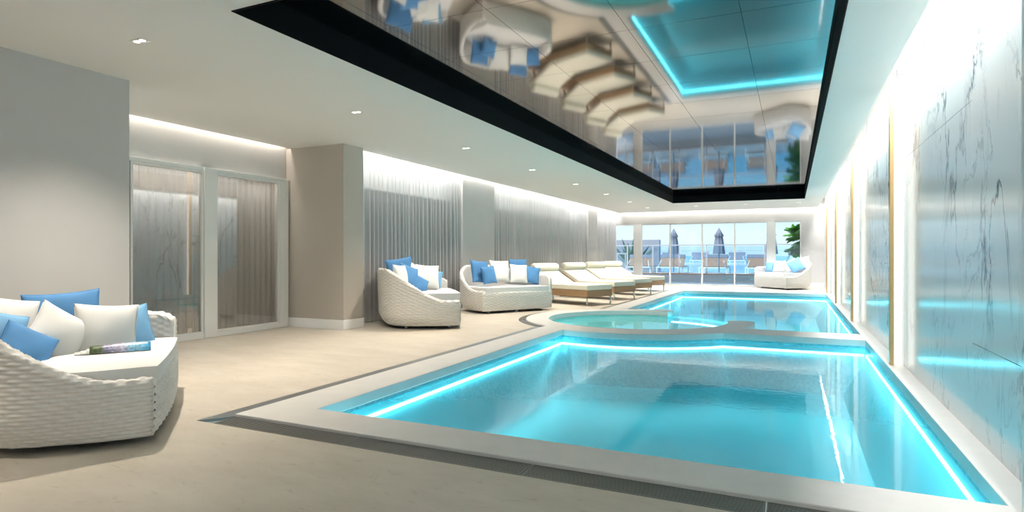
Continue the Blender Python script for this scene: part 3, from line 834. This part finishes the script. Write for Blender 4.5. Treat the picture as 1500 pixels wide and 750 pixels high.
# ------------------------------------------------------------------ indoor loungers
def rbox(bm, x0, x1, y0, y1, z0, z1, mat=None): return box(bm, x0, x1, y0, y1, z0, z1, mat)
def make_lounger():
    t = thing('sun_lounger', '', 'sun lounger')
    W = .46
    bm = bmn(); box(bm, 0, 2.08, -W, W, .20, .36); obj('wicker_base', bm, 'tanwicker', t, bevel=.012)
    bm = bmn(); box(bm, -.01, 1.27, -W-.005, W+.005, .362, .495); obj('mattress', bm, 'cream', t, bevel=.035, segs=4)
    hm = Matrix.Translation((1.27, 0, .362)) @ Matrix.Rotation(radians(-26), 4, 'Y')
    bm = bmn(); box(bm, .02, .90, -W-.005, W+.005, .0, .12, hm); o = obj('backrest_cushion', bm, 'cream', t, bevel=.035, segs=4)
    bm = bmn(); box(bm, .02, .80, -W+.02, W-.02, -.03, -.002, hm); box(bm, .62, .66, -W+.06, -W+.1, -.24, -.02, hm); box(bm, .62, .66, W-.1, W-.06, -.24, -.02, hm)
    obj('backrest_frame', bm, 'tanwicker', t)
    bm = bmn(); c = hm @ Vector((.80, 0, .185)); n = 24; prof = [(-W, .02), (-W, .075), (-W+.03, .104), (-W+.06, .112), (W-.06, .112), (W-.03, .104), (W, .075), (W, .02)]
    rings = [[bm.verts.new((c.x+r*cos(2*pi*k/n), y, c.z+r*sin(2*pi*k/n))) for k in range(n)] for y, r in prof]
    for A, B in zip(rings, rings[1:]):
        for k in range(n): bm.faces.new((A[k], B[k], B[(k+1) % n], A[(k+1) % n]))
    bm.faces.new(rings[0]); bm.faces.new(rings[-1][::-1])
    bmesh.ops.recalc_face_normals(bm, faces=bm.faces[:])
    o = obj('bolster', bm, 'cream', t, smooth=True); o['label'] = 'cream roll bolster'
    for x, y in ((.03, -W+.03), (.03, W-.03), (2.03, -W+.03), (2.03, W-.03)):
        bm = bmn(); box(bm, x-.014, x+.014, y-.014, y+.014, 0, .198); box(bm, x-.05 if x > 1 else x-.014, x+.05 if x < 1 else x+.014, y-.014, y+.014, .185, .199)
        obj('leg', bm, 'steel', t)
    return t
lg0 = make_lounger()
ll = ['nearest the camera beside the daybed', 'second from the camera', 'third from the camera', 'farthest, next to the windows']
for i, (y, lab) in enumerate(zip((14.06, 16.08, 18.25, 20.3), ll)):
    t = lg0 if i == 0 else copy_tree(lg0)
    t.location = (-4.22+.05*min(i, 1)*2, y, 0); t.rotation_euler.z = radians(180-24)
    tag(t, 'cream cushioned sun lounger on tan wicker base, '+lab, 'sun lounger', 'cream sun loungers in a row by the rear pool')

# ------------------------------------------------------------------ outdoors
bm = bmn(); box(bm, -40, 30, YB+.3, 28.2, -.12, -.02); struct('terrace_floor', bm, pbr('terrace_tile', (.70, .70, .70), .6, noise=.05, scale=10), 'grey tiled terrace outside the windows', cat='terrace')
bm = bmn(); slab(bm, [[(-40, 28.2), (30, 28.2), (30, 31.7), (-40, 31.7)]], -.1, .33)
box(bm, -40, 30, 60, 74, -.1, .33); box(bm, -40, -18, 31.7, 60, -.1, .33); box(bm, -18, -6.9, 31.7, 35.5, -.1, .33); box(bm, 18, 30, 31.7, 60, -.1, .33)
struct('raised_deck', bm, pbr('deck_tile', (.62, .61, .60), .6, noise=.05, scale=10), 'raised grey deck beyond the windows', cat='terrace')
bm = bmn(); box(bm, -40, 30, 28.17, 28.5, .332, .37); struct('deck_edge', bm, 'woodedge', 'timber edging board of the raised deck', cat='edging')
bm = bmn(); slab(bm, [[(-6.9, 31.7), (18, 31.7), (18, 60), (-18, 60), (-18, 35.5), (-6.9, 35.5)]], .1, .30); tag(obj('outdoor_pool', bm, 'outpool'), 'blue outdoor pool water beyond the terrace loungers', 'water', kind='stuff')
bm = bmn(); box(bm, -3000, 3000, 80, 6000, -6.5, -6); tag(obj('sea', bm, pbr('sea_water', (.16, .42, .58), .25)), 'pale blue sea on the horizon', 'sea', kind='stuff')

def railing(name, y, z0, z1, x0, dx, n, label, glassz=True, rr=.028):
    t = thing(name, label, 'railing', (0, y, 0))
    bm = bmn(); box(bm, x0-.6, x0+dx*(n-1)+.6, -rr, rr, z1-.05, z1); obj('top_rail', bm, 'rail', t)
    for k in range(n):
        bm = bmn(); x = x0+dx*k; box(bm, x-rr, x+rr, -rr*.8, rr*.8, z0, z1-.05); obj('post', bm, 'rail', t)
    if glassz:
        bm = bmn()
        for k in range(n-1): box(bm, x0+dx*k+.05, x0+dx*(k+1)-.05, -.005, .005, z0+.06, z1-.08)
        obj('glass_panel', bm, 'railglass', t)
    return t
railing('glass_railing', 28.36, .37, 1.69, -10.78, 1.21, 12, 'grey metal railing with clear glass panels just outside the windows')
railing('glass_railing', 72, .33, 1.75, -26, 3.45, 11, 'lower grey railing at the far edge of the outdoor pool deck', glassz=False, rr=.06)
# stair handrail at the left
t = thing('handrail', 'white metal handrail outside the left window', 'handrail', (0, 27.2, -.02))
bm = bmn(); box(bm, -9.2, -6.9, -.02, .02, 1.27, 1.33); obj('top_rail', bm, 'white', t)
for x in (-7.35, -6.95): bm = bmn(); box(bm, x-.03, x+.03, -.02, .02, 0, 1.27); obj('post', bm, 'white', t)

def make_terrace_lounger(mat='tan'):
    t = thing('terrace_lounger', '', 'lounger')
    W = .62
    bm = bmn()
    for y in (-W, W): box(bm, y-.02, y+.02, -.35, 1.55, .26, .31)
    box(bm, -W, W, -.37, -.33, .26, .31); box(bm, -W, W, 1.53, 1.57, .26, .31)
    obj('lounger_frame', bm, 'white', t)
    for x in (-W, W):
        for y in (-.3, 1.4):
            bm = bmn(); box(bm, x-.02, x+.02, y-.02, y+.02, 0, .26); obj('leg', bm, 'white', t)
    bm = bmn(); box(bm, -W+.03, W-.03, .3, 1.5, .30, .34); obj('seat', bm, mat, t)
    hm = Matrix.Translation((0, .3, .32)) @ Matrix.Rotation(radians(-28), 4, 'X')
    bm = bmn(); box(bm, -W+.03, W-.03, -.03, .03, 0, .62, hm); obj('backrest', bm, mat, t)
    bm = bmn(); box(bm, -W+.01, W-.01, -.05, .06, .46, .66, hm); obj('head_pad', bm, 'greysling', t, bevel=.03)
    bm = bmn()
    for s in (-1, 1): tube(bm, [(s*(W-.06), -.30, .29), (s*(W-.16), -.02, .62)], .016, 6)
    obj('prop_bar', bm, 'white', t)
    return t
tl0 = make_terrace_lounger()
for i, (x, y, lab) in enumerate([(-7.0, 30.1, 'tan lounger seen from behind outside, partly behind the left window post'), (-5.43, 30.1, 'tan lounger seen from behind below the left parasol'),
                              (-3.42, 30.1, 'tan lounger seen from behind below the middle parasol'), (-1.36, 30.1, 'tan lounger seen from behind at the right of the sliding doors'),
                              (.75, 30.1, 'tan lounger outside the right window, mostly behind the daybed')]):
    t = tl0 if i == 0 else copy_tree(tl0)
    t.location = (x, y, .33); tag(t, lab, 'lounger', 'tan loungers on the terrace')
for i, (x, lab) in enumerate([(-13.4, 'distant grey lounger across the outdoor pool, left group, left one'), (-11.6, 'distant grey lounger across the outdoor pool, left group, right one'),
                              (-8.6, 'distant grey lounger across the outdoor pool, behind the middle parasol'), (-5.0, 'distant grey lounger across the outdoor pool, right of the middle parasol'), (.4, 'distant grey lounger seen through the right window')]):
    t = make_terrace_lounger('greysling') if i == 0 else copy_tree(far0)
    if i == 0: far0 = t
    t.location = (x, 63, .33); t.scale = (1.3,)*3; tag(t, lab, 'lounger', 'distant loungers across the outdoor pool')

def make_parasol():
    t = thing('closed_parasol', '', 'parasol')
    bm = bmn(); tube(bm, [(0, 0, .06), (0, 0, 2.05)], .028, 10); obj('pole', bm, 'rail', t, smooth=True)
    bm = bmn(); lathe(bm, [(.26, 0), (.26, .05), (.06, .08)], 20); obj('base', bm, 'rail', t)
    bm = bmn(); n = 32; prof = [(.25, .93), (.245, .97), (.185, 1.5), (.155, 1.74), (.20, 1.76), (.09, 1.98), (.012, 2.15)]
    rings = [[bm.verts.new(((r*(1+.12*cos(8*2*pi*k/n)))*cos(2*pi*k/n), (r*(1+.12*cos(8*2*pi*k/n)))*sin(2*pi*k/n), z)) for k in range(n)] for r, z in prof]
    for A, B in zip(rings, rings[1:]):
        for k in range(n): bm.faces.new((A[k], A[(k+1) % n], B[(k+1) % n], B[k]))
    bm.faces.new(rings[-1]); obj('canopy', bm, 'parasol', t, smooth=True)
    return t
p0 = make_parasol()
for i, (x, lab) in enumerate([(-5.15, 'closed grey parasol outside, left of the middle mullion'), (-3.09, 'closed grey parasol outside, right of the middle mullion'), (-.86, 'closed grey parasol mostly hidden behind the right window post')]):
    t = p0 if i == 0 else copy_tree(p0); t.location = (x, 29.3, .33); tag(t, lab, 'parasol', 'closed parasols on the terrace')

bm = bmn(); box(bm, -14, -6.95, 34.9, 35.3, .33, 2.1); 
o = obj('terrace_wall', bm, 'greywall'); o['kind'] = 'structure'; o['label'] = 'dark grey terrace wall outside at the left'; o['category'] = 'wall'
# plants
def frond_bm(length, droop, width, n=10, leaflets=True, seed=0):
    bm = bmn(); rnd = random.Random(seed); pts = []
    for i in range(n+1):
        f = i/n; pts.append(Vector((length*(f*.9), 0, length*(.55*f-droop*f*f))))
    tube(bm, pts, [max(.004, .018*(1-i/(n+1))) for i in range(n+1)], 5)
    for i in range(1, n*3):
        f = i/(n*3); p = Vector((length*f*.9, 0, length*(.55*f-droop*f*f)))
        l = width*(sin(pi*min(1, f*.9+.12))**.7)
        for s in (-1, 1):
            d = Vector((.55, s, -.35+rnd.uniform(-.2, .2))).normalized()*l; w = Vector((.022, 0, .008))
            a, b, c, e2 = p-w, p+w, p+d*.6+w*.8, p+d
            v = [bm.verts.new(q) for q in (a, b, c, e2, p+d*.6-w*.8)]
            bm.faces.new(v)
    return bm
def palm(label, loc, nf, length, mat, trunk, seed, width=.34):
    t = thing('potted_palm' if trunk < .4 else 'palm_tree', label, 'palm', loc)
    rnd = random.Random(seed)
    bm = bmn(); tube(bm, [(0, 0, 0), (.03, 0, trunk*.5), (0, .02, trunk)], [.12, .09, .08], 10); obj('trunk', bm, 'trunk', t, smooth=True)
    for k in range(nf):
        bm = frond_bm(length*rnd.uniform(.75, 1.1), rnd.uniform(.25, .75), width, seed=seed*50+k)
        o = obj('frond', bm, mat, t); o.location = (0, 0, trunk-.02)
        o.rotation_euler = (rnd.uniform(-.25, .25), rnd.uniform(-.75, .25)+(.9 if k % 2 else 0), 2*pi*k/nf+rnd.uniform(-.2, .2))
        if k % 2: o.location.z = trunk-rnd.uniform(.1, .9)
    return t
palm('lush green palm plant outside the right window', (.34, 27.0, -.02), 64, .85, 'leaf', 1.95, 4)
t = thing('spiky_plant', 'dark green spiky plant in front of the grey terrace wall outside', 'plant', (-7.95, 32.7, .33))
rnd = random.Random(9)
for k in range(22):
    bm = bmn(); a = 2*pi*k/22+rnd.uniform(-.15, .15); el = rnd.uniform(.75, 1.45); L = rnd.uniform(1.6, 2.1)
    d = Vector((cos(a)*cos(el), sin(a)*cos(el), sin(el))); sd = Vector((-sin(a), cos(a), 0))
    base = Vector((0, 0, .05)); v = []
    P = []
    for i in range(6):
        f = i/5; w = .12*(sin(pi*(f*.8+.2))**.8); c = base+d*L*f+Vector((0, 0, -.12*f*f))
        P.append([c-sd*w, c+Vector((0, 0, -.02)), c+sd*w])
    grid(bm, P); obj('leaf', bm, 'leafdark', t, smooth=True)

# ------------------------------------------------------------------ lights
def area(name, loc, rot, sx, sy, power, col=(1, 1, 1), spread=180):
    l = bpy.data.lights.new(name, 'AREA'); l.shape = 'RECTANGLE'; l.size = sx; l.size_y = sy; l.energy = power; l.color = col; l.spread = radians(spread)
    o = bpy.data.objects.new(name, l); COL.objects.link(o); o.location = loc; o.rotation_euler = rot
    return o
WARM = (1, .93, .84)
# ceiling cove lamps (hidden above the slab edge) washing the curtains, the door wall and the marble
area('cove_lamp', (-6.80, 9.98, 3.16), (0, 0, 0), .05, 3.7, 13, (1, .97, .93), 160)
area('cove_lamp', (-6.73, 13.3, 3.16), (0, 0, 0), .03, 10.4, 36, (1, .97, .94), 160)
area('cove_lamp', (-6.73, 21.9, 3.16), (0, 0, 0), .03, 6.4, 44, (1, .98, .97), 160)
area('cove_lamp', (-7.73, 5.75, 3.2), (0, 0, 0), .05, 3.6, 11, WARM, 160)
area('cove_lamp', (.91, 6, 3.16), (0, 0, 0), .04, 18, 170, (1, .98, .95), 160)
area('cove_lamp', (.92, 20.2, 3.16), (0, 0, 0), .05, 10, 130, (1, .98, .96), 160)
area('cove_lamp', (-2.9, 25.21, 3.2), (0, 0, 0), 7.4, .08, 32, (1, .98, .96), 160)  # added fill along the back wall to brighten posts and frames
# unseen lamps added behind the glass doors to brighten the curtains there
area('cove_lamp', (-8.6, 6, 3.2), (0, 0, 0), .3, 2.5, 40, WARM, 180)
area('cove_lamp', (-7.90, 6.2, 2.46), (0, 0, 0), .08, 2.8, 8, WARM, 170)
for y in (.45, 3.25, 6.02, 8.82, 11.65, 14.45, 17.2, 20.0, 22.75):
    l = bpy.data.lights.new('spot_lamp', 'SPOT'); l.energy = 110 if y < 1 else 205 if y < 14 else 280; l.color = (1, .89, .76); l.spot_size = radians(110); l.spot_blend = .9; l.shadow_soft_size = .04
    o = bpy.data.objects.new('spot_lamp', l); COL.objects.link(o); o.location = (-4.97, y, 2.985)

l = bpy.data.lights.new('sun', 'SUN'); l.energy = 3.2; l.angle = radians(8); l.color = (1, .97, .93)
o = bpy.data.objects.new('sun', l); COL.objects.link(o); o.rotation_euler = Vector((.45, .62, -.64)).to_track_quat('-Z', 'Y').to_euler()
for a_ in (-150, -90, -30):
    area('spa_fill', (CX+1.55*cos(radians(a_)), CY+1.55*sin(radians(a_)), -.2), (radians(75), 0, radians(a_+90)), .3, .06, 9, (.75, 1, .97), 170)  # unseen fill lights added under the rim to brighten the spa
w = bpy.data.worlds.new('sky'); SC.world = w; w.use_nodes = True
nt = w.node_tree; nt.nodes.clear()
out = nt.nodes.new('ShaderNodeOutputWorld'); bg = nd(nt, 'ShaderNodeBackground', Strength=.70)
tc = nd(nt, 'ShaderNodeTexCoord'); sp = nd(nt, 'ShaderNodeSeparateXYZ'); lk(nt, tc, 'Generated', sp, 0)
r = ramp(nt, [(0, (.70, .86, .93)), (.03, (.74, .90, .97)), (.10, (.52, .80, .96)), (.5, (.32, .60, .92))])
lk(nt, sp, 'Z', r, 0); lk(nt, r, 0, bg, 0); lk(nt, bg, 0, out, 0)

# ------------------------------------------------------------------ camera
cam = bpy.data.cameras.new('camera'); co = bpy.data.objects.new('camera', cam); COL.objects.link(co)
cam.sensor_width = 36; cam.lens = 36*880/1500; cam.shift_y = -1/1500
co.location = (0, 0, 1.2); co.rotation_euler = (radians(90), 0, radians(25.03)); cam.clip_end = 8000
SC.camera = co
SC.view_settings.view_transform = 'Standard'; SC.view_settings.look = 'None'; SC.view_settings.gamma = 1; SC.view_settings.use_curve_mapping = False
SC.view_settings.exposure = 0.92
cy = SC.cycles
cy.max_bounces = 10; cy.diffuse_bounces = 5; cy.glossy_bounces = 5; cy.transparent_max_bounces = 16; cy.transmission_bounces = 6
cy.sample_clamp_indirect = 4; cy.use_denoising = True; cy.caustics_reflective = False
